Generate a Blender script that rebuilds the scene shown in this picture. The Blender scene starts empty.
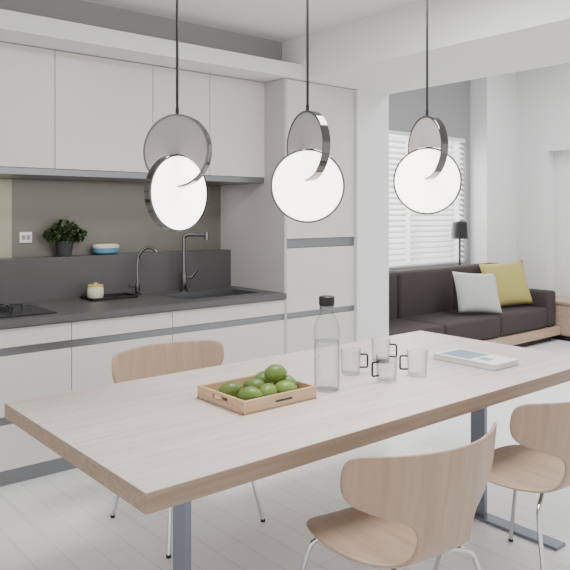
import bpy, bmesh, math, random
from mathutils import Vector, Matrix
random.seed(4)
D = bpy.data
SC = bpy.context.scene

# ------------------------------------------------------------------ materials
def S(r, g, b):
    def f(c):
        c /= 255.0
        return c/12.92 if c <= 0.04045 else ((c+0.055)/1.055)**2.4
    return (f(r), f(g), f(b), 1.0)

def mat(name, col, rough=0.5, metal=0.0, emit=None, estr=0.0, trans=0.0, ior=1.45, bump=0.0, bscale=200, var=0.0, spec=None, sheen=0.0):
    m = D.materials.new(name); m.use_nodes = True
    nt = m.node_tree; b = nt.nodes['Principled BSDF']
    b.inputs['Base Color'].default_value = col
    b.inputs['Roughness'].default_value = rough
    b.inputs['Metallic'].default_value = metal
    b.inputs['IOR'].default_value = ior
    b.inputs['Transmission Weight'].default_value = trans
    b.inputs['Sheen Weight'].default_value = sheen
    if spec is not None: b.inputs['Specular IOR Level'].default_value = spec
    if emit:
        b.inputs['Emission Color'].default_value = emit
        b.inputs['Emission Strength'].default_value = estr
    tc = nt.nodes.new('ShaderNodeTexCoord')
    if bump > 0:
        n = nt.nodes.new('ShaderNodeTexNoise'); n.inputs['Scale'].default_value = bscale
        nt.links.new(tc.outputs['Object'], n.inputs['Vector'])
        bp = nt.nodes.new('ShaderNodeBump'); bp.inputs['Strength'].default_value = bump; bp.inputs['Distance'].default_value = 0.01
        nt.links.new(n.outputs['Fac'], bp.inputs['Height']); nt.links.new(bp.outputs['Normal'], b.inputs['Normal'])
    if var > 0:
        n = nt.nodes.new('ShaderNodeTexNoise'); n.inputs['Scale'].default_value = 3
        nt.links.new(tc.outputs['Object'], n.inputs['Vector'])
        r = nt.nodes.new('ShaderNodeValToRGB')
        r.color_ramp.elements[0].position = 0.3; r.color_ramp.elements[1].position = 0.7
        r.color_ramp.elements[0].color = tuple(c*(1-var) for c in col[:3])+(1,)
        r.color_ramp.elements[1].color = tuple(min(1, c*(1+var)) for c in col[:3])+(1,)
        nt.links.new(n.outputs['Fac'], r.inputs['Fac']); nt.links.new(r.outputs['Color'], b.inputs['Base Color'])
    return m

def wood(name, c1, c2, scale=(1.2, 26, 26), rough=0.45, dist=1.0):
    m = D.materials.new(name); m.use_nodes = True
    nt = m.node_tree; b = nt.nodes['Principled BSDF']; b.inputs['Roughness'].default_value = rough
    tc = nt.nodes.new('ShaderNodeTexCoord'); mp = nt.nodes.new('ShaderNodeMapping')
    mp.inputs['Scale'].default_value = scale
    nt.links.new(tc.outputs['Object'], mp.inputs['Vector'])
    n = nt.nodes.new('ShaderNodeTexNoise'); n.inputs['Scale'].default_value = 1.0; n.inputs['Detail'].default_value = 6; n.inputs['Distortion'].default_value = dist
    nt.links.new(mp.outputs['Vector'], n.inputs['Vector'])
    r = nt.nodes.new('ShaderNodeValToRGB')
    r.color_ramp.elements[0].position = 0.3; r.color_ramp.elements[1].position = 0.7
    r.color_ramp.elements[0].color = c1; r.color_ramp.elements[1].color = c2
    nt.links.new(n.outputs['Fac'], r.inputs['Fac']); nt.links.new(r.outputs['Color'], b.inputs['Base Color'])
    bp = nt.nodes.new('ShaderNodeBump'); bp.inputs['Strength'].default_value = 0.05
    nt.links.new(n.outputs['Fac'], bp.inputs['Height']); nt.links.new(bp.outputs['Normal'], b.inputs['Normal'])
    return m

def floor_mat():
    m = D.materials.new('whitewashed_planks'); m.use_nodes = True
    nt = m.node_tree; b = nt.nodes['Principled BSDF']; b.inputs['Roughness'].default_value = 0.3
    tc = nt.nodes.new('ShaderNodeTexCoord'); mp = nt.nodes.new('ShaderNodeMapping')
    mp.inputs['Rotation'].default_value = (0, 0, math.radians(90))
    nt.links.new(tc.outputs['Object'], mp.inputs['Vector'])
    br = nt.nodes.new('ShaderNodeTexBrick')
    br.inputs['Scale'].default_value = 1.0
    br.inputs['Brick Width'].default_value = 1.3; br.inputs['Row Height'].default_value = 0.13
    br.inputs['Mortar Size'].default_value = 0.0016
    br.inputs['Color1'].default_value = S(244, 244, 244); br.inputs['Color2'].default_value = S(240, 240, 240)
    br.inputs['Mortar'].default_value = S(204, 204, 204)
    nt.links.new(mp.outputs['Vector'], br.inputs['Vector'])
    mp2 = nt.nodes.new('ShaderNodeMapping'); mp2.inputs['Scale'].default_value = (30, 1.2, 1)
    nt.links.new(tc.outputs['Object'], mp2.inputs['Vector'])
    n = nt.nodes.new('ShaderNodeTexNoise'); n.inputs['Scale'].default_value = 1.5; n.inputs['Detail'].default_value = 5
    nt.links.new(mp2.outputs['Vector'], n.inputs['Vector'])
    mx = nt.nodes.new('ShaderNodeMix'); mx.data_type = 'RGBA'; mx.blend_type = 'MULTIPLY'
    mx.inputs[0].default_value = 0.08
    nt.links.new(br.outputs['Color'], mx.inputs[6]); nt.links.new(n.outputs['Fac'], mx.inputs[7])
    nt.links.new(mx.outputs[2], b.inputs['Base Color'])
    return m

M = {}
M['white_wall'] = mat('white_wall', S(220, 220, 220), 0.8, bump=0.03, bscale=150)
M['ceiling'] = mat('ceiling_paint', S(224, 224, 223), 0.9, bump=0.02, bscale=150)
M['wall_shade_grey'] = mat('wall_shade_grey', S(144, 144, 146), 0.85, bump=0.03, bscale=150)  # shade on the window wall put into its base colour
M['cove'] = mat('cove_shade_grey', S(156, 155, 154), 0.9, bump=0.02)  # grey carries the shadow inside the cove recess
M['door'] = mat('cabinet_lacquer', S(206, 202, 197), 0.35, var=0.01)
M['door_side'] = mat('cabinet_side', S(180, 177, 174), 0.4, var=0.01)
M['gap'] = mat('gap_dark', S(60, 60, 60), 0.7, var=0.02)
M['alu'] = mat('brushed_aluminium', S(134, 136, 139), 0.35, metal=0.9, bump=0.02, bscale=300)
M['counter'] = mat('dark_grey_quartz', S(84, 82, 83), 0.4, bump=0.01, var=0.05)
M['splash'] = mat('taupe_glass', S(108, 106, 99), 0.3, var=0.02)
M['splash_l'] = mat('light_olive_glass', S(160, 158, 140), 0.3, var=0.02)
M['chrome'] = mat('chrome', S(200, 200, 203), 0.1, metal=1.0, var=0.01)
M['rim'] = mat('polished_chrome_rim', S(108, 106, 105), 0.08, metal=1.0, var=0.01)
M['tap'] = mat('tap_dark_chrome', S(118, 117, 118), 0.12, metal=1.0, var=0.01)
M['steel'] = mat('blue_grey_steel', S(124, 130, 142), 0.35, metal=0.6, bump=0.01)
M['black'] = mat('black_plastic', S(22, 22, 24), 0.4, var=0.05)
M['tabletop'] = wood('pale_ash_top', S(201, 189, 178), S(222, 212, 203), (1.2, 30, 30), 0.4, 1.4)
M['tableedge'] = wood('oak_edge', S(138, 117, 97), S(158, 137, 117), (1.5, 40, 60), 0.5)
M['chairwood'] = wood('beech_ply', S(154, 130, 109), S(170, 146, 125), (30, 3, 3), 0.4, 0.4)
M['traywood'] = wood('tray_beech', S(186, 154, 120), S(208, 178, 144), (3, 30, 30), 0.5)
M['lowwood'] = wood('bench_oak', S(160, 136, 114), S(180, 157, 136), (2, 25, 25), 0.5)
M['sofa'] = mat('charcoal_fabric', S(66, 60, 59), 0.95, bump=0.4, bscale=400, spec=.2)
M['pillow_w'] = mat('light_grey_fabric', S(172, 172, 171), 0.95, bump=0.4, bscale=300)
M['pillow_y'] = mat('mustard_fabric', S(164, 156, 90), 0.95, bump=0.4, bscale=300)
M['frame'] = mat('window_frame_paint', S(225, 225, 225), 0.5, var=0.01)
M['glow'] = mat('opal_glow', S(255, 252, 246), 0.5, emit=S(255, 249, 240), estr=5.0)
M['disc'] = mat('satin_metal_disc', S(166, 162, 159), 0.5, metal=0.2, var=0.01)
M['lime'] = mat('lime_skin', S(104, 130, 58), 0.35, bump=0.15, bscale=120, var=0.3)
M['leaf'] = mat('herb_leaf', S(62, 82, 44), 0.6, var=0.4)
M['pot'] = mat('dark_pot', S(58, 58, 60), 0.6, var=0.1)
M['teal'] = mat('teal_ceramic', S(86, 138, 160), 0.35, var=0.1)
M['cream'] = mat('cream_ceramic', S(225, 215, 190), 0.4, var=0.03)
M['yellow'] = mat('pale_yellow', S(214, 190, 120), 0.4, var=0.03)
M['glassblk'] = mat('cooktop_glass', S(40, 40, 42), 0.15, var=0.02)
M['paper'] = mat('book_pages', S(222, 220, 214), 0.8, var=0.03)
M['label'] = mat('white_print', S(238, 238, 238), 0.6, var=0.01)
M['art'] = mat('book_art_blue', S(140, 158, 178), 0.6, var=0.15)
m = mat('blind_slat', S(240, 240, 238), 0.6, var=0.01); nt = m.node_tree
o_ = nt.nodes['Material Output']; b_ = nt.nodes['Principled BSDF']
tl = nt.nodes.new('ShaderNodeBsdfTranslucent'); tl.inputs['Color'].default_value = S(240, 240, 240)
mx = nt.nodes.new('ShaderNodeMixShader'); mx.inputs[0].default_value = .2
nt.links.new(b_.outputs[0], mx.inputs[1]); nt.links.new(tl.outputs[0], mx.inputs[2]); nt.links.new(mx.outputs[0], o_.inputs[0])
M['slat'] = m

def glass_mat(name, tint, k0=0.05, k1=0.6):
    m = D.materials.new(name); m.use_nodes = True
    nt = m.node_tree; nt.nodes.clear()
    o = nt.nodes.new('ShaderNodeOutputMaterial'); mx = nt.nodes.new('ShaderNodeMixShader')
    t = nt.nodes.new('ShaderNodeBsdfTransparent'); g = nt.nodes.new('ShaderNodeBsdfGlossy')
    g.inputs['Roughness'].default_value = 0.03
    fr = nt.nodes.new('ShaderNodeLayerWeight'); fr.inputs['Blend'].default_value = 0.25
    cm = nt.nodes.new('ShaderNodeMix'); cm.data_type = 'RGBA'
    cm.inputs[6].default_value = tint; cm.inputs[7].default_value = (tint[0]*.2, tint[1]*.22, tint[2]*.23, 1)
    pw = nt.nodes.new('ShaderNodeMath'); pw.operation = 'POWER'; pw.inputs[1].default_value = 2.0
    mm = nt.nodes.new('ShaderNodeMath'); mm.operation = 'MULTIPLY_ADD'
    mm.inputs[1].default_value = k1; mm.inputs[2].default_value = k0
    nt.links.new(fr.outputs['Facing'], pw.inputs[0]); nt.links.new(pw.outputs[0], mm.inputs[0])
    nt.links.new(pw.outputs[0], cm.inputs[0]); nt.links.new(cm.outputs[2], t.inputs['Color'])
    nt.links.new(mm.outputs[0], mx.inputs[0]); nt.links.new(t.outputs[0], mx.inputs[1]); nt.links.new(g.outputs[0], mx.inputs[2])
    nt.links.new(mx.outputs[0], o.inputs[0])
    return m
M['glass'] = glass_mat('clear_glass', (0.96, 0.97, 0.97, 1), .012, .09)
M['pane'] = glass_mat('window_pane', (0.97, 0.98, 0.98, 1), 0.02, 0.3)
M['water'] = glass_mat('water', (0.96, 0.975, 0.975, 1), 0.005, .04)

# ------------------------------------------------------------------ geometry helpers
def obj(name, me, m):
    o = D.objects.new(name, me); SC.collection.objects.link(o)
    if m is not None: me.materials.append(M[m])
    return o

def box(name, x0, x1, y0, y1, z0, z1, m, bevel=0.0, seg=2):
    bm = bmesh.new(); bmesh.ops.create_cube(bm, size=1)
    cx, cy, cz = (x0+x1)/2, (y0+y1)/2, (z0+z1)/2
    for v in bm.verts:
        v.co = Vector((v.co.x*(x1-x0), v.co.y*(y1-y0), v.co.z*(z1-z0)))
    if bevel > 0:
        bmesh.ops.bevel(bm, geom=bm.edges[:], offset=bevel, segments=seg, affect='EDGES', profile=0.5)
    me = D.meshes.new(name); bm.to_mesh(me); bm.free()
    if bevel > 0.012:
        for p in me.polygons: p.use_smooth = True
        me.set_sharp_from_angle(angle=math.radians(40))
    o = obj(name, me, m); o.location = (cx, cy, cz)
    return o

def lathe(name, prof, m, loc=(0, 0, 0), seg=40, smooth=True, closed=False):
    bm = bmesh.new(); rings = []
    for r, z in prof:
        if r < 1e-6: rings.append([bm.verts.new((0, 0, z))])
        else: rings.append([bm.verts.new((r*math.cos(2*math.pi*i/seg), r*math.sin(2*math.pi*i/seg), z)) for i in range(seg)])
    for a, b in zip(rings[:-1], rings[1:]):
        for i in range(seg):
            j = (i+1) % seg
            if len(a) == 1 and len(b) == 1: continue
            if len(a) == 1: bm.faces.new((a[0], b[j], b[i]))
            elif len(b) == 1: bm.faces.new((a[i], a[j], b[0]))
            else: bm.faces.new((a[i], a[j], b[j], b[i]))
    bmesh.ops.recalc_face_normals(bm, faces=bm.faces[:])
    me = D.meshes.new(name); bm.to_mesh(me); bm.free()
    if smooth:
        for p in me.polygons: p.use_smooth = True
        me.set_sharp_from_angle(angle=math.radians(38))
    o = obj(name, me, m); o.location = loc
    return o

def bake(o):
    dg = bpy.context.evaluated_depsgraph_get(); dg.update()
    me = D.meshes.new_from_object(o.evaluated_get(dg), preserve_all_data_layers=True, depsgraph=dg)
    n = D.objects.new(o.name+'_b', me); SC.collection.objects.link(n)
    n.matrix_world = o.matrix_world.copy(); nm = o.name
    D.objects.remove(o, do_unlink=True); n.name = nm
    return n

def tube(name, pts, r, m, smooth=True, res=8, cyclic=False):
    cu = D.curves.new(name, 'CURVE'); cu.dimensions = '3D'; cu.bevel_depth = r; cu.bevel_resolution = 4
    cu.use_fill_caps = True
    if smooth:
        P = [Vector(p) for p in pts]; out = []
        Q = [P[0]*2-P[1]]+P+[P[-1]*2-P[-2]]
        for i in range(1, len(Q)-2):
            p0, p1, p2, p3 = Q[i-1:i+3]
            for k in range(res):
                t = k/res
                out.append(0.5*((2*p1)+(-p0+p2)*t+(2*p0-5*p1+4*p2-p3)*t*t+(-p0+3*p1-3*p2+p3)*t**3))
        out.append(P[-1])
    else: out = [Vector(p) for p in pts]
    sp = cu.splines.new('POLY'); sp.points.add(len(out)-1)
    for a, b in zip(sp.points, out): a.co = (b.x, b.y, b.z, 1)
    sp.use_cyclic_u = cyclic
    cu.materials.append(M[m])
    o = D.objects.new(name, cu); SC.collection.objects.link(o)
    o = bake(o)
    for p in o.data.polygons: p.use_smooth = True
    return o

def join(name, parts, loc=None, rotz=0.0, origin='base'):
    bpy.context.view_layer.update()
    mats = []; bm = bmesh.new()
    for p in parts:
        idx = []
        for mm in p.data.materials:
            if mm not in mats: mats.append(mm)
            idx.append(mats.index(mm))
        me = p.data.copy(); me.transform(p.matrix_world)
        for poly in me.polygons:
            poly.material_index = idx[poly.material_index] if idx else 0
        bm.from_mesh(me)
        D.meshes.remove(me)
    for p in parts: D.objects.remove(p, do_unlink=True)
    if loc is None:
        xs = [v.co.x for v in bm.verts]; ys = [v.co.y for v in bm.verts]; zs = [v.co.z for v in bm.verts]
        c = Vector(((min(xs)+max(xs))/2, (min(ys)+max(ys))/2, min(zs)))
        for v in bm.verts: v.co -= c
        loc = c
    me = D.meshes.new(name); bm.to_mesh(me); bm.free()
    for mm in mats: me.materials.append(mm)
    o = D.objects.new(name, me); SC.collection.objects.link(o)
    o.location = loc; o.rotation_euler = (0, 0, rotz)
    return o

# ------------------------------------------------------------------ room shell
fl = box('floor', -2.5, 9.0, -2.5, 5.4, -0.1, 0.0, None); fl.data.materials.append(floor_mat())
WY = 4.55
box('wall_back', -2.5, 3.86, WY+.022, WY+0.17, 0, 2.74, 'white_wall')
pil = box('wall_pillar', 3.865, 4.23, 3.72, 5.1, 0, 3.4, 'white_wall')
box('ceiling_soffit', -2.5, 3.27, 3.70, WY, 2.435, 2.537, 'white_wall')
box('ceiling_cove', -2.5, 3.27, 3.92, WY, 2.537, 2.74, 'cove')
box('ceiling_beam', 3.27, 4.23, -2.5, 3.72, 2.435, 3.4, 'ceiling')
box('ceiling_beam_end', 3.27, 3.865, 3.72, WY, 2.435, 2.9, 'ceiling')
box('ceiling', -2.5, 3.27, -2.5, WY+0.17, 2.74, 2.86, 'ceiling')
box('ceiling_living', 4.23, 9.0, -2.5, 5.3, 3.4, 3.5, 'ceiling')
wx0, wx1, wz0, wz1 = 4.36, 7.25, 0.85, 2.40
ww = [box('a', 4.23, wx0, 5.1, 5.3, 0, 3.4, 'wall_shade_grey'),
      box('b', wx1, 7.33, 5.1, 5.3, 0, 3.4, 'wall_shade_grey'),
      box('c', wx0, wx1, 5.1, 5.3, 0, wz0, 'wall_shade_grey'),
      box('d', wx0, wx1, 5.1, 5.3, wz1, 3.4, 'wall_shade_grey')]
join('wall_window', ww)
box('wall_column', 7.33, 8.0, 4.856, 5.3, 0, 3.4, 'white_wall')
rw = [box('a', 8.0, 8.15, 4.427, 5.3, 0, 3.4, 'white_wall'),
      box('b', 8.0, 8.15, 3.1, 4.427, 2.24, 3.4, 'white_wall'),
      box('c', 8.0, 8.15, -2.5, 3.1, 0, 3.4, 'white_wall'),
      box('d', 8.15, 8.30, 2.9, 4.7, 0, 3.4, 'white_wall')]
join('wall_right', rw)
# window
fw = []
for (a, b, c, d) in [(wx0, wx1, wz0, wz0+.05), (wx0, wx1, wz1-.05, wz1)]:
    fw.append(box('f', a, b, 5.18, 5.24, c, d, 'frame'))
for x in (wx0, wx0+(wx1-wx0)/3-.025, wx0+2*(wx1-wx0)/3-.025, wx1-.05):
    fw.append(box('f', x, x+.05, 5.18, 5.24, wz0+.05, wz1-.05, 'frame'))
fw.append(box('g', wx0+.05, wx1-.05, 5.205, 5.215, wz0+.05, wz1-.05, 'pane'))
join('window_1', fw)
sl = []
z = wz0+.05
bm = bmesh.new()
ta = math.radians(44)
while z < wz1-.06:
    pts = []
    for k in range(4):
        s = -0.029+0.058*k/3
        pts.append((s*math.cos(ta), s*math.sin(ta)+0.004*(1-(s/0.029)**2)))
    A = [bm.verts.new((wx0+.01, 5.140+p[0], z+p[1])) for p in pts]
    B = [bm.verts.new((wx1-.01, 5.140+p[0], z+p[1])) for p in pts]
    for k in range(3): bm.faces.new((A[k], B[k], B[k+1], A[k+1]))
    z += 0.064
me = D.meshes.new('s'); bm.to_mesh(me); bm.free(); sl.append(obj('s', me, 'slat'))
sl.append(box('h', wx0+.005, wx1-.005, 5.11, 5.17, wz1-.05, wz1-.002, 'frame'))
sl.append(box('h', wx0+.01, wx1-.01, 5.12, 5.15, wz0+.005, wz0+.025, 'frame'))
for x in (wx0+.3, (wx0+wx1)/2, wx1-.3):
    sl.append(box('l', x, x+.006, 5.107, 5.109, wz0+.02, wz1-.03, 'frame'))
join('venetian_blind', sl)

# ------------------------------------------------------------------ kitchen cabinets
TX = 3.146
sx0, sx1, sy0, sy1 = 2.42, 3.02, 3.84, 4.19
bc = [box('carcass', -1.0, 2.38, 3.768, 4.55, 0.10, 0.858, 'gap'),
      box('carcass', 2.38, TX, 3.768, 4.55, 0.10, 0.70, 'gap'),
      box('carcass', 2.38, TX, 3.768, 3.80, 0.70, 0.858, 'gap'),
      box('carcass', 3.05, TX, 3.80, 4.55, 0.70, 0.858, 'gap'),
      box('toe', -1.0, TX, 3.80, 3.84, 0.0, 0.10, 'alu')]
seams = [-1.0, -.39, .265, .92, 1.574, 2.229, TX]
for a, b in zip(seams[:-1], seams[1:]):
    g = .002
    bc.append(box('drawer', a+g, b-g, 3.745, 3.765, .752, .853, 'door', .0015, 1))
    bc.append(box('door', a+g, b-g, 3.745, 3.765, .385, .708, 'door', .0015, 1))
    bc.append(box('door', a+g, b-g, 3.745, 3.765, .10, .340, 'door', .0015, 1))
bc.append(box('rail', -1.0, TX, 3.757, 3.767, .710, .750, 'alu'))
bc.append(box('rail', -1.0, TX, 3.757, 3.767, .342, .383, 'alu'))
bc.append(box('lip', -1.0, TX, 3.745, 3.757, .744, .750, 'alu'))
bc.append(box('lip', -1.0, TX, 3.745, 3.757, .377, .383, 'alu'))
join('base_cabinet', bc)
LY = 4.40
ct = [box('c', -1.0, sx0, 3.72, LY, .86, .90, 'counter', .002, 1),
      box('c', sx1, TX, 3.72, LY, .86, .90, 'counter', .002, 1),
      box('c', sx0, sx1, 3.72, sy0, .86, .90, 'counter'),
      box('c', sx0, sx1, sy1, LY, .86, .90, 'counter'),
      box('ledge', -1.0, TX, LY, WY, .86, 1.18, 'counter', .002, 1)]
join('kitchen_countertop', ct)
sk = []
t_ = .006
sk.append(box('b', sx0, sx1, sy0, sy1, .899-.18, .905-.18, 'alu'))
for q in [(sx0, sx0+t_, sy0, sy1), (sx1-t_, sx1, sy0, sy1), (sx0, sx1, sy0, sy0+t_), (sx0, sx1, sy1-t_, sy1)]:
    sk.append(box('w', *q, .72, .9005, 'alu'))
for q in [(sx0-.012, sx0+t_, sy0-.012, sy1+.012), (sx1-t_, sx1+.012, sy0-.012, sy1+.012), (sx0, sx1, sy0-.012, sy0+t_), (sx0, sx1, sy1-t_, sy1+.012)]:
    sk.append(box('r', *q, .9002, .903, 'alu'))
join('kitchen_sink', sk)
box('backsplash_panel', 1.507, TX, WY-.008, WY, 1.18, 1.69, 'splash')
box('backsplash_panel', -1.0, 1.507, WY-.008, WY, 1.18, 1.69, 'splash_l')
UY = 3.97
uc = [box('carcass', -1.0, TX, UY+.02, WY, 1.732, 2.43, 'gap')]
us = [-1.0, -.39, .265, .917, 1.567, 2.217, 2.66, TX]
for a, b in zip(us[:-1], us[1:]):
    uc.append(box('door', a+.002, b-.002, UY, UY+.02, 1.732, 2.43, 'door', .0015, 1))
uc.append(box('strip', -1.0, TX, UY+.01, WY, 1.692, 1.730, 'alu'))
join('upper_cabinet', uc)
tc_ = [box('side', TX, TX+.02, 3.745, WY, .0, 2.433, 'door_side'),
       box('carc', TX+.02, 3.863, 3.768, WY, .10, 2.433, 'gap'),
       box('toe', TX+.02, 3.863, 3.80, 3.84, 0, .10, 'alu')]
for (a, b) in [(1.285, 2.43), (.752, 1.215), (.385, .708), (.10, .34)]:
    tc_.append(box('door', TX+.022, 3.86, 3.745, 3.765, a, b, 'door', .0015, 1))
for zz in (1.218, .711, .343):
    tc_.append(box('rail', TX+.02, 3.862, 3.757, 3.767, zz, zz+.04 if zz < 1 else zz+.064, 'alu'))
    tc_.append(box('lip', TX+.02, 3.862, 3.747, 3.757, (zz+.034 if zz < 1 else zz+.056), (zz+.04 if zz < 1 else zz+.064), 'alu'))
join('tall_cabinet', tc_)

# cooktop
ck = [box('g', .72, 1.52, 3.82, 4.25, .9005, .908, 'glassblk', .002, 1)]
for (x, y, r) in [(.95, 4.05, .09), (1.32, 4.10, .075)]:
    ck.append(lathe('b', [(0, .908), (r*.6, .908), (r*.6, .918), (r*.5, .922), (0, .922)], 'black', (x, y, 0)))
    for k in range(4):
        a = k*math.pi/2
        c, s = math.cos(a), math.sin(a)
        ck.append(tube('t', [(x+c*r*1.3, y+s*r*1.3, .910), (x+c*r*1.3, y+s*r*1.3, .932), (x+c*r*.4, y+s*r*.4, .934)], .005, 'black', False))
for k in range(2):
    ck.append(lathe('k', [(0, .908), (.018, .908), (.016, .928), (0, .928)], 'alu', (1.05+.14*k, 3.87, 0), 20))
join('gas_cooktop', ck)

# faucets
def faucet1():
    x, y = 2.28, 4.30
    p = [lathe('b', [(0, .9005), (.026, .9005), (.026, .912), (.017, .918), (.017, .98), (.012, .985), (0, .985)], 'tap', (x, y, 0), 24),
         tube('s', [(x, y, .95), (x, y, 1.12), (x+.01, y-.01, 1.18), (x+.04, y-.04, 1.225), (x+.075, y-.075, 1.225), (x+.10, y-.10, 1.195)], .010, 'tap'),
         tube('h', [(x-.015, y, .955), (x-.05, y-.01, .965), (x-.075, y-.015, .972)], .006, 'tap', False)]
    join('water_filter_faucet', p)
def faucet2():
    x, y = 2.66, 4.31
    p = [lathe('b', [(0, .9005), (.03, .9005), (.03, .915), (.022, .92), (.022, 1.03), (.016, 1.035), (0, 1.035)], 'tap', (x, y, 0), 24),
         tube('s', [(x, y, 1.0), (x, y, 1.28), (x+.002, y-.004, 1.30), (x+.02, y-.025, 1.312), (x+.12, y-.12, 1.312)], .014, 'tap', False),
         lathe('n', [(0, 1.275), (.016, 1.275), (.018, 1.332), (0, 1.332)], 'tap', (x+.12, y-.12, 0), 20),
         tube('h', [(x, y, 1.0), (x+.05, y-.03, 1.0), (x+.08, y-.05, 1.05)], .010, 'tap', False)]
    join('kitchen_faucet', p)
faucet1(); faucet2()

# serving tray + jar
ty = 4.275
X0, X1 = 1.89, 2.22
tr = [box('b', X0, X1, ty-.10, ty+.08, .9005, .908, 'black', .003, 1)]
for q in [(X0, X0+.008, ty-.10, ty+.08), (X1-.008, X1, ty-.10, ty+.08), (X0, X1, ty-.10, ty-.092), (X0, X1, ty+.072, ty+.08)]:
    tr.append(box('w', *q, .905, .918, 'black'))
join('serving_tray', tr)
join('ceramic_jar', [lathe('j', [(0, .9085), (.045, .9085), (.052, .92), (.052, .975), (.045, .985), (0, .985)], 'cream', (1.96, ty, 0), 30),
                     lathe('l', [(0, .985), (.05, .985), (.05, .997), (.012, 1.0), (.012, 1.01), (0, 1.01)], 'yellow', (1.96, ty, 0), 30)])
# plant on ledge
px, py = 1.83, 4.475
pp = [lathe('pot', [(0, 1.181), (.045, 1.181), (.062, 1.285), (.056, 1.285), (.052, 1.265), (0, 1.265)], 'pot', (px, py, 0), 30)]
bm = bmesh.new()
for i in range(560):
    a = random.uniform(0, 2*math.pi); rr = random.uniform(0, 1)**.5
    h = random.uniform(0, 1)
    cx = px+math.cos(a)*rr*.155*(0.6+.4*math.sin(h*3.1)); cy = py+math.sin(a)*rr*.05-.015; cz = 1.275+h*.16*(1.1-.5*rr)
    L = random.uniform(.014, .026)
    rot = Matrix.Rotation(random.uniform(0, 6.28), 3, 'Z') @ Matrix.Rotation(random.uniform(-1.1, 1.1), 3, 'X')
    vs = []
    for (u, v, w) in [(-.0, -1, 0), (.5, -.3, .1), (.45, .4, .05), (0, 1, -.2), (-.45, .4, .05), (-.5, -.3, .1)]:
        vs.append(bm.verts.new(Vector((cx, cy, cz))+rot @ Vector((u*L, v*L, w*L))))
    bm.faces.new(vs)
me = D.meshes.new('f'); bm.to_mesh(me); bm.free(); pp.append(obj('f', me, 'leaf'))
for i in range(14):
    a = random.uniform(0, 6.28); r = random.uniform(.02, .09)
    pp.append(tube('st', [(px, py, 1.26), (px+math.cos(a)*r*.5, py+math.sin(a)*r*.3, 1.32), (px+math.cos(a)*r, py+math.sin(a)*r*.4, 1.38)], .0015, 'leaf'))
join('potted_herb', pp)
join('ceramic_bowl', [lathe('b', [(0, 1.181), (.05, 1.181), (.068, 1.195), (.07, 1.215), (.07, 1.225)], 'teal', (2.13, py, 0), 36),
                      lathe('c', [(.07, 1.225), (.071, 1.24), (.066, 1.245), (.05, 1.25), (0, 1.252)], 'cream', (2.13, py, 0), 36)])
for o in [D.objects['ceramic_bowl']]: o.scale = (1.35, 1, 1.05)
join('wall_outlet', [box('p', 1.555, 1.635, WY-.016, WY-.009, 1.275, 1.345, 'frame', .002, 1),
                     box('s', 1.568, 1.590, WY-.018, WY-.016, 1.295, 1.325, 'alu'),
                     box('s', 1.600, 1.622, WY-.018, WY-.016, 1.295, 1.325, 'alu')])

# ------------------------------------------------------------------ dining table
tx0, tx1, ty0, ty1 = .862, 3.34, 1.58, 2.68
tb = [box('top', tx0, tx1, ty0, ty1, .7475, .75, 'tabletop'),
      box('core', tx0, tx1, ty0, ty1, .693, .7475, 'tableedge')]
for x in (1.19, 2.86):
    tb.append(box('col', x-.012, x+.012, 1.90, 1.98, .0, .695, 'steel', .002, 1))
    tb.append(box('foot', x-.04, x+.04, 1.52, 2.62, .0, .014, 'steel', .002, 1))
    tb.append(box('plate', x-.04, x+.04, 1.70, 2.50, .683, .695, 'steel', .002, 1))
join('dining_table', tb)

# ------------------------------------------------------------------ dining chairs
def chair(loc, rot):
    rows = [(.235, .436, .09), (.228, .440, .15), (.20, .446, .195), (.14, .449, .228), (.05, .447, .245), (-.04, .444, .242), (-.11, .444, .215),
            (-.165, .449, .172), (-.205, .466, .135), (-.228, .505, .115), (-.24, .55, .112), (-.248, .588, .128), (-.254, .614, .187),
            (-.26, .638, .257), (-.266, .664, .303), (-.272, .70, .321), (-.277, .74, .323), (-.281, .775, .320), (-.283, .795, .309), (-.284, .803, .282)]
    N = 17; bm = bmesh.new(); G = []
    for (y, z, w) in rows:
        k = max(0, min(1, (z-.48)/.15)); sg = 1-k
        R = []
        for i in range(N):
            c = -1+2*i/(N-1); x = w*c
            R.append(bm.verts.new((x, y+1.3*k*x*x*(1 if y < 0 else 0), z+.35*sg*x*x)))
        G.append(R)
    for a, b in zip(G[:-1], G[1:]):
        for i in range(N-1): bm.faces.new((a[i], b[i], b[i+1], a[i+1]))
    bmesh.ops.recalc_face_normals(bm, faces=bm.faces[:])
    me = D.meshes.new('shell'); bm.to_mesh(me); bm.free()
    for p in me.polygons: p.use_smooth = True
    o = obj('shell', me, 'chairwood')
    s = o.modifiers.new('s', 'SOLIDIFY'); s.thickness = .013; s.offset = 0
    s2 = o.modifiers.new('b', 'SUBSURF'); s2.levels = 1; s2.render_levels = 1
    o = bake(o)
    parts = [o]
    for sx in (-1, 1):
        for sy in (-1, 1):
            parts.append(tube('leg', [(sx*.03, sy*.09, .425), (sx*.12, sy*.14, .424), (sx*.175, sy*.165, .41), (sx*.20, sy*.18, .36), (sx*.235, sy*.225, .15), (sx*.26, sy*.255, .006)], .0085, 'chrome'))
            parts.append(lathe('cap', [(0, 0), (.011, 0), (.011, .012), (0, .012)], 'black', (sx*.26, sy*.255, 0), 12))
    parts.append(box('mount', -.09, .09, -.11, .11, .424, .436, 'alu', .003, 1))
    return join('dining_chair', parts, loc, rot)
chair((1.665, 1.455, 0), math.radians(-6))
chair((2.48, 1.46, 0), math.radians(-3))
chair((1.76, 2.82, 0), math.radians(181))

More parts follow.
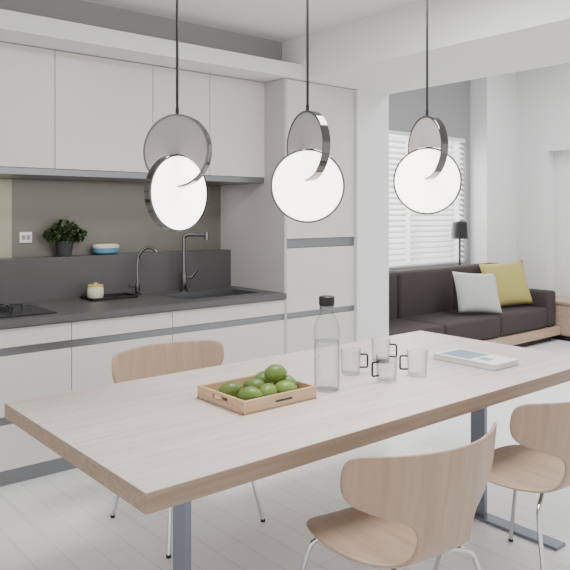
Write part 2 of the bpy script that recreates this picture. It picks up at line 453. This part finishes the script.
# ------------------------------------------------------------------ things on table
TZ = .7503
bx, by = 1.93, 2.03
join('glass_water_bottle', [
    lathe('g', [(0, 0), (.046, 0), (.052, .006), (.052, .25), (.048, .275), (.033, .30), (.026, .315), (.026, .345)], 'glass', (bx, by, TZ)),
    lathe('w', [(0, .006), (.047, .006), (.049, .012), (.049, .20), (0, .20)], 'water', (bx, by, TZ)),
    lathe('c', [(0, .345), (.031, .345), (.032, .35), (.032, .378), (.029, .381), (0, .381)], 'black', (bx, by, TZ)),
    lathe('n', [(.0275, .325), (.03, .328), (.03, .342), (.0275, .345)], 'alu', (bx, by, TZ))]
    + [box('p', bx-.0535-.001, bx-.0515, by-.008-.012, by+.008-.012, TZ+.09+.012*k, TZ+.096+.012*k, 'label') for k in range(8)])
def cup(x, y, a):
    r, h = .046, .112
    ps = [lathe('g', [(0, 0), (.038, 0), (.041, .004), (r, h), (r-.003, h), (.038, .010), (0, .010)], 'glass', (0, 0, 0)),
          tube('h', [(r-.003, 0, .088), (r+.026, 0, .088), (r+.030, 0, .082), (r+.030, 0, .036), (r+.026, 0, .030), (r-.004, 0, .030)], .0045, 'black', False)]
    join('glass_mug', ps, (x, y, TZ), a)
cup(2.20, 2.16, math.radians(-40)); cup(2.22, 1.965, math.radians(170)); cup(2.40, 1.945, math.radians(140)); cup(2.49, 2.24, math.radians(-60))
# book
bk = [box('c1', 2.735, 2.935, 1.77, 2.12, TZ, TZ+.003, 'art'),
      box('pg', 2.738, 2.930, 1.774, 2.116, TZ+.003, TZ+.026, 'paper'),
      box('c2', 2.735, 2.935, 1.77, 2.12, TZ+.026, TZ+.029, 'label'),
      box('art', 2.755, 2.915, 1.92, 2.09, TZ+.029, TZ+.0296, 'art'),
      box('art', 2.79, 2.84, 1.84, 1.90, TZ+.029, TZ+.0296, 'art')]
join('hardcover_book', bk)
# fruit tray
ax0, ax1, ay0, ay1 = 1.455, 1.805, 1.955, 2.26
ft = [box('b', ax0, ax1, ay0, ay1, TZ, TZ+.008, 'traywood')]
for q in [(ax0, ax1, ay0, ay0+.012), (ax0, ax1, ay1-.012, ay1)]:
    ft.append(box('w', *q, TZ, TZ+.05, 'traywood', .002, 1))
for xx in (ax0, ax1-.012):
    ym = (ay0+ay1)/2
    ft.append(box('w', xx, xx+.012, ay0+.012, ym-.05, TZ, TZ+.05, 'traywood'))
    ft.append(box('w', xx, xx+.012, ym+.05, ay1-.012, TZ, TZ+.05, 'traywood'))
    ft.append(box('w', xx, xx+.012, ym-.05, ym+.05, TZ, TZ+.022, 'traywood'))
    ft.append(box('w', xx, xx+.012, ym-.05, ym+.05, TZ+.040, TZ+.05, 'traywood'))
ft.append(box('brand', 1.60, 1.68, ay0-.0006, ay0, TZ+.022, TZ+.030, 'gap'))
join('wooden_tray', ft)
def lime(x, y, z, a):
    pr = []
    n = 14
    for i in range(n+1):
        t = math.pi*i/n
        r = .035*math.sin(t); zz = -.046*math.cos(t)
        if i == n-1: r = .009; zz = .046
        if i == n: zz = .052
        if i == 0: zz = -.048
        pr.append((r, zz))
    o = lathe('lime', pr, 'lime', (0, 0, 0), 20)
    o.rotation_euler = (math.radians(88), 0, a); o.location = (x, y, z)
    return o
lz = TZ+.008+.036
L = [(1.53, 2.02, lz, .9), (1.61, 2.015, lz, 2.0), (1.69, 2.01, lz, 1.2), (1.75, 2.08, lz, .6), (1.52, 2.13, lz, 1.2), (1.62, 2.11, lz, .7), (1.72, 2.18, lz, 1.9),
     (1.70, 2.08, lz+.048, 1.3)]
join('limes', [lime(*q) for q in L])

# ------------------------------------------------------------------ pendants
def pendant(x, y, zu, zl, du, dl, R=.150, Ru=None):
    Ru = Ru or R
    base = -math.atan2(x, y)
    th = .034
    parts = []
    cu_, cl_ = math.cos(math.radians(du)), math.cos(math.radians(dl))
    def cut_face(R_, zoff):
        # metal plate; cutout shaped to stand in for its reflection of the lit disc
        bm = bmesh.new(); nr, na = 48, 144
        V = [[bm.verts.new((R_*i/nr*math.cos(2*math.pi*j/na), R_*i/nr*math.sin(2*math.pi*j/na), zoff)) for j in range(na)] for i in range(1, nr+1)]
        c = bm.verts.new((0, 0, zoff))
        def keep(vs):
            mx_ = sum(v.co.x for v in vs)/len(vs); my_ = sum(v.co.y for v in vs)/len(vs)
            if mx_ <= -0.008: return True
            return (mx_*cu_/(R*cl_))**2+((my_-(zl-zu))/R)**2 > 1
        for j in range(na):
            t = (c, V[0][j], V[0][(j+1) % na])
            if keep(t): bm.faces.new(t)
        for i in range(nr-1):
            for j in range(na):
                q = (V[i][j], V[i+1][j], V[i+1][(j+1) % na], V[i][(j+1) % na])
                if keep(q): bm.faces.new(q)
        loose = [v for v in bm.verts if not v.link_faces]
        bmesh.ops.delete(bm, geom=loose, context='VERTS')
        me = D.meshes.new('plate'); bm.to_mesh(me); bm.free()
        return obj('plate', me, 'disc')
    def disc(zc, yaw, R_, face, cut=False):
        w_ = .008
        ps = []
        ps.append(lathe('rim', [(R_-w_, -th/2), (R_-.0015, -th/2), (R_, -th/2+.0015), (R_, th/2-.0015), (R_-.0015, th/2), (R_-w_, th/2), (R_-w_, -th/2)], 'rim', (0, 0, 0), 72))
        for zf in (-th/2+.002, th/2-.002):
            if cut: ps.append(cut_face(R_-w_+.0005, zf))
            else: ps.append(lathe('face', [(0, zf), (R_-w_, zf)], face, (0, 0, 0), 72))
        for p in ps:
            p.matrix_world = Matrix.Translation((x, y, zc)) @ Matrix.Rotation(yaw, 4, 'Z') @ Matrix.Rotation(math.radians(90), 4, 'X')
        return ps
    parts += disc(zu, base-math.radians(du), Ru, 'disc', True)
    parts += disc(zl, base-math.radians(dl), R, 'glow')
    parts.append(tube('cord', [(x, y, zu+Ru), (x, y, 2.72)], .0055, 'black', False))
    parts.append(lathe('ferrule', [(0, 0), (.007, 0), (.007, .03), (0, .03)], 'black', (x, y, zu+Ru-.004), 16))
    parts.append(lathe('canopy', [(0, 2.712), (.06, 2.712), (.06, 2.739), (0, 2.739)], 'alu', (x, y, 0), 32))
    join('pendant_light', parts)
pendant(1.42, 2.35, 1.715, 1.549, 28, -42, .153, .145)
pendant(1.888, 2.10, 1.745, 1.581, 58, 0, .152, .145)
pendant(2.495, 1.965, 1.765, 1.615, 58, 0, .152, .145)

# ------------------------------------------------------------------ living area
sf = [box('platform', 4.30, 7.50, 4.00, 4.86, .07, .17, 'lowwood', .004, 1),
      box('plinth', 4.36, 7.44, 4.08, 4.80, 0, .07, 'black')]
n = 3; W = (7.28-4.45)/n
for i in range(n):
    a = 4.45+i*W
    sf.append(box('seat', a+.004, a+W-.004, 4.02, 4.66, .17, .40, 'sofa', .035, 4))
    sf.append(box('back', a+.004, a+W-.004, 4.60, 4.80, .36, .87, 'sofa', .05, 4))
sf.append(box('bk', 4.42, 7.32, 4.74, 4.87, .17, .82, 'sofa', .03, 3))
sf.append(box('arm', 4.30, 4.46, 4.02, 4.87, .17, .58, 'sofa', .035, 4))
sf.append(box('arm', 7.28, 7.46, 4.02, 4.87, .17, .58, 'sofa', .035, 4))
join('sofa', sf)
def pillow(name, loc, w, h, d, rot, m):
    bm = bmesh.new(); n = 14; top = {}; bot = {}
    for i in range(n+1):
        for j in range(n+1):
            u = -1+2*i/n; v = -1+2*j/n
            e = max(0, (1-u*u))**.45*max(0, (1-v*v))**.45
            px_ = u*w/2*(1-.06*(1-v*v)*abs(u)); pz_ = v*h/2*(1-.06*(1-u*u)*abs(v))
            top[i, j] = bm.verts.new((px_, d/2*e, pz_))
            bot[i, j] = top[i, j] if e == 0 else bm.verts.new((px_, -d/2*e, pz_))
    for i in range(n):
        for j in range(n):
            for T, fl_ in ((top, 0), (bot, 1)):
                q = [T[i, j], T[i+1, j], T[i+1, j+1], T[i, j+1]]
                if fl_: q.reverse()
                try: bm.faces.new(q)
                except ValueError: pass
    me = D.meshes.new(name); bm.to_mesh(me); bm.free()
    for p in me.polygons: p.use_smooth = True
    o = obj(name, me, m); o.location = loc; o.rotation_euler = rot
    return o
pillow('throw_pillow', (6.24, 4.25, .625), .54, .45, .16, (math.radians(-22), math.radians(4), math.radians(-22)), 'pillow_w')
pillow('throw_pillow', (6.97, 4.36, .660), .62, .52, .17, (math.radians(-18), math.radians(-3), math.radians(-18)), 'pillow_y')

lx, ly = 6.96, 4.99
join('floor_lamp', [lathe('base', [(0, 0), (.09, 0), (.09, .015), (.01, .022), (0, .022)], 'black', (lx, ly, 0), 28),
                    tube('pole', [(lx, ly, .02), (lx, ly, 1.22)], .012, 'black', False),
                    lathe('shade', [(.05, 1.16), (.098, 1.16), (.098, 1.18), (.088, 1.35), (.07, 1.37), (0, 1.37), ], 'black', (lx, ly, 0), 32),
                    lathe('shi', [(.095, 1.162), (.085, 1.345), (0, 1.35)], 'label', (lx, ly, 0), 32)])
sb = [box('body', 7.53, 7.98, 3.15, 4.35, .06, .42, 'lowwood', .003, 1),
      box('top', 7.51, 7.99, 3.13, 4.37, .42, .45, 'lowwood', .003, 1),
      box('pl', 7.56, 7.96, 3.2, 4.3, 0, .06, 'black')]
for k in range(2):
    sb.append(box('dr', 7.515, 7.53, 3.17+.59*k, 3.74+.59*k, .08, .40, 'lowwood', .002, 1))
join('low_cabinet', sb)

# ------------------------------------------------------------------ lights
w = D.worlds.new('World'); SC.world = w; w.use_nodes = True
bg = w.node_tree.nodes['Background']; bg.inputs[0].default_value = (1, .994, .986, 1); bg.inputs[1].default_value = 1.6
def area(name, loc, sx, sy, power, rot, col=(1, 1, 1)):
    l = D.lights.new(name, 'AREA'); l.shape = 'RECTANGLE'; l.size = sx; l.size_y = sy; l.energy = power; l.color = col
    o = D.objects.new(name, l); SC.collection.objects.link(o); o.location = loc; o.rotation_euler = rot
    return o
area('ceiling_fill', (2.1, 1.9, 2.70), 1.0, .7, 65, (0, 0, 0))  # added ambient fill over the dining area, not a fixture
area('ceiling_fill', (6.2, 2.4, 3.35), 2.5, 2.5, 120, (0, 0, 0))  # added fill to brighten the living area, not a fixture
area('window_daylight', (5.8, 5.9, 1.9), 3.2, 2.0, 240, (math.radians(-80), 0, 0), (1, .99, .97))
area('under_cabinet_light', (1.2, 4.35, 1.685), 3.6, .04, 6, (0, 0, 0), (1, .96, .9))

# ------------------------------------------------------------------ camera
cam = D.cameras.new('Camera'); co = D.objects.new('Camera', cam); SC.collection.objects.link(co)
co.location = (0, 0, 1.47); co.rotation_euler = (math.radians(90), 0, math.radians(-40.07))
cam.lens = 686/570*36; cam.sensor_width = 36; cam.shift_y = (213-285)/570.0; cam.clip_start = .05
SC.camera = co
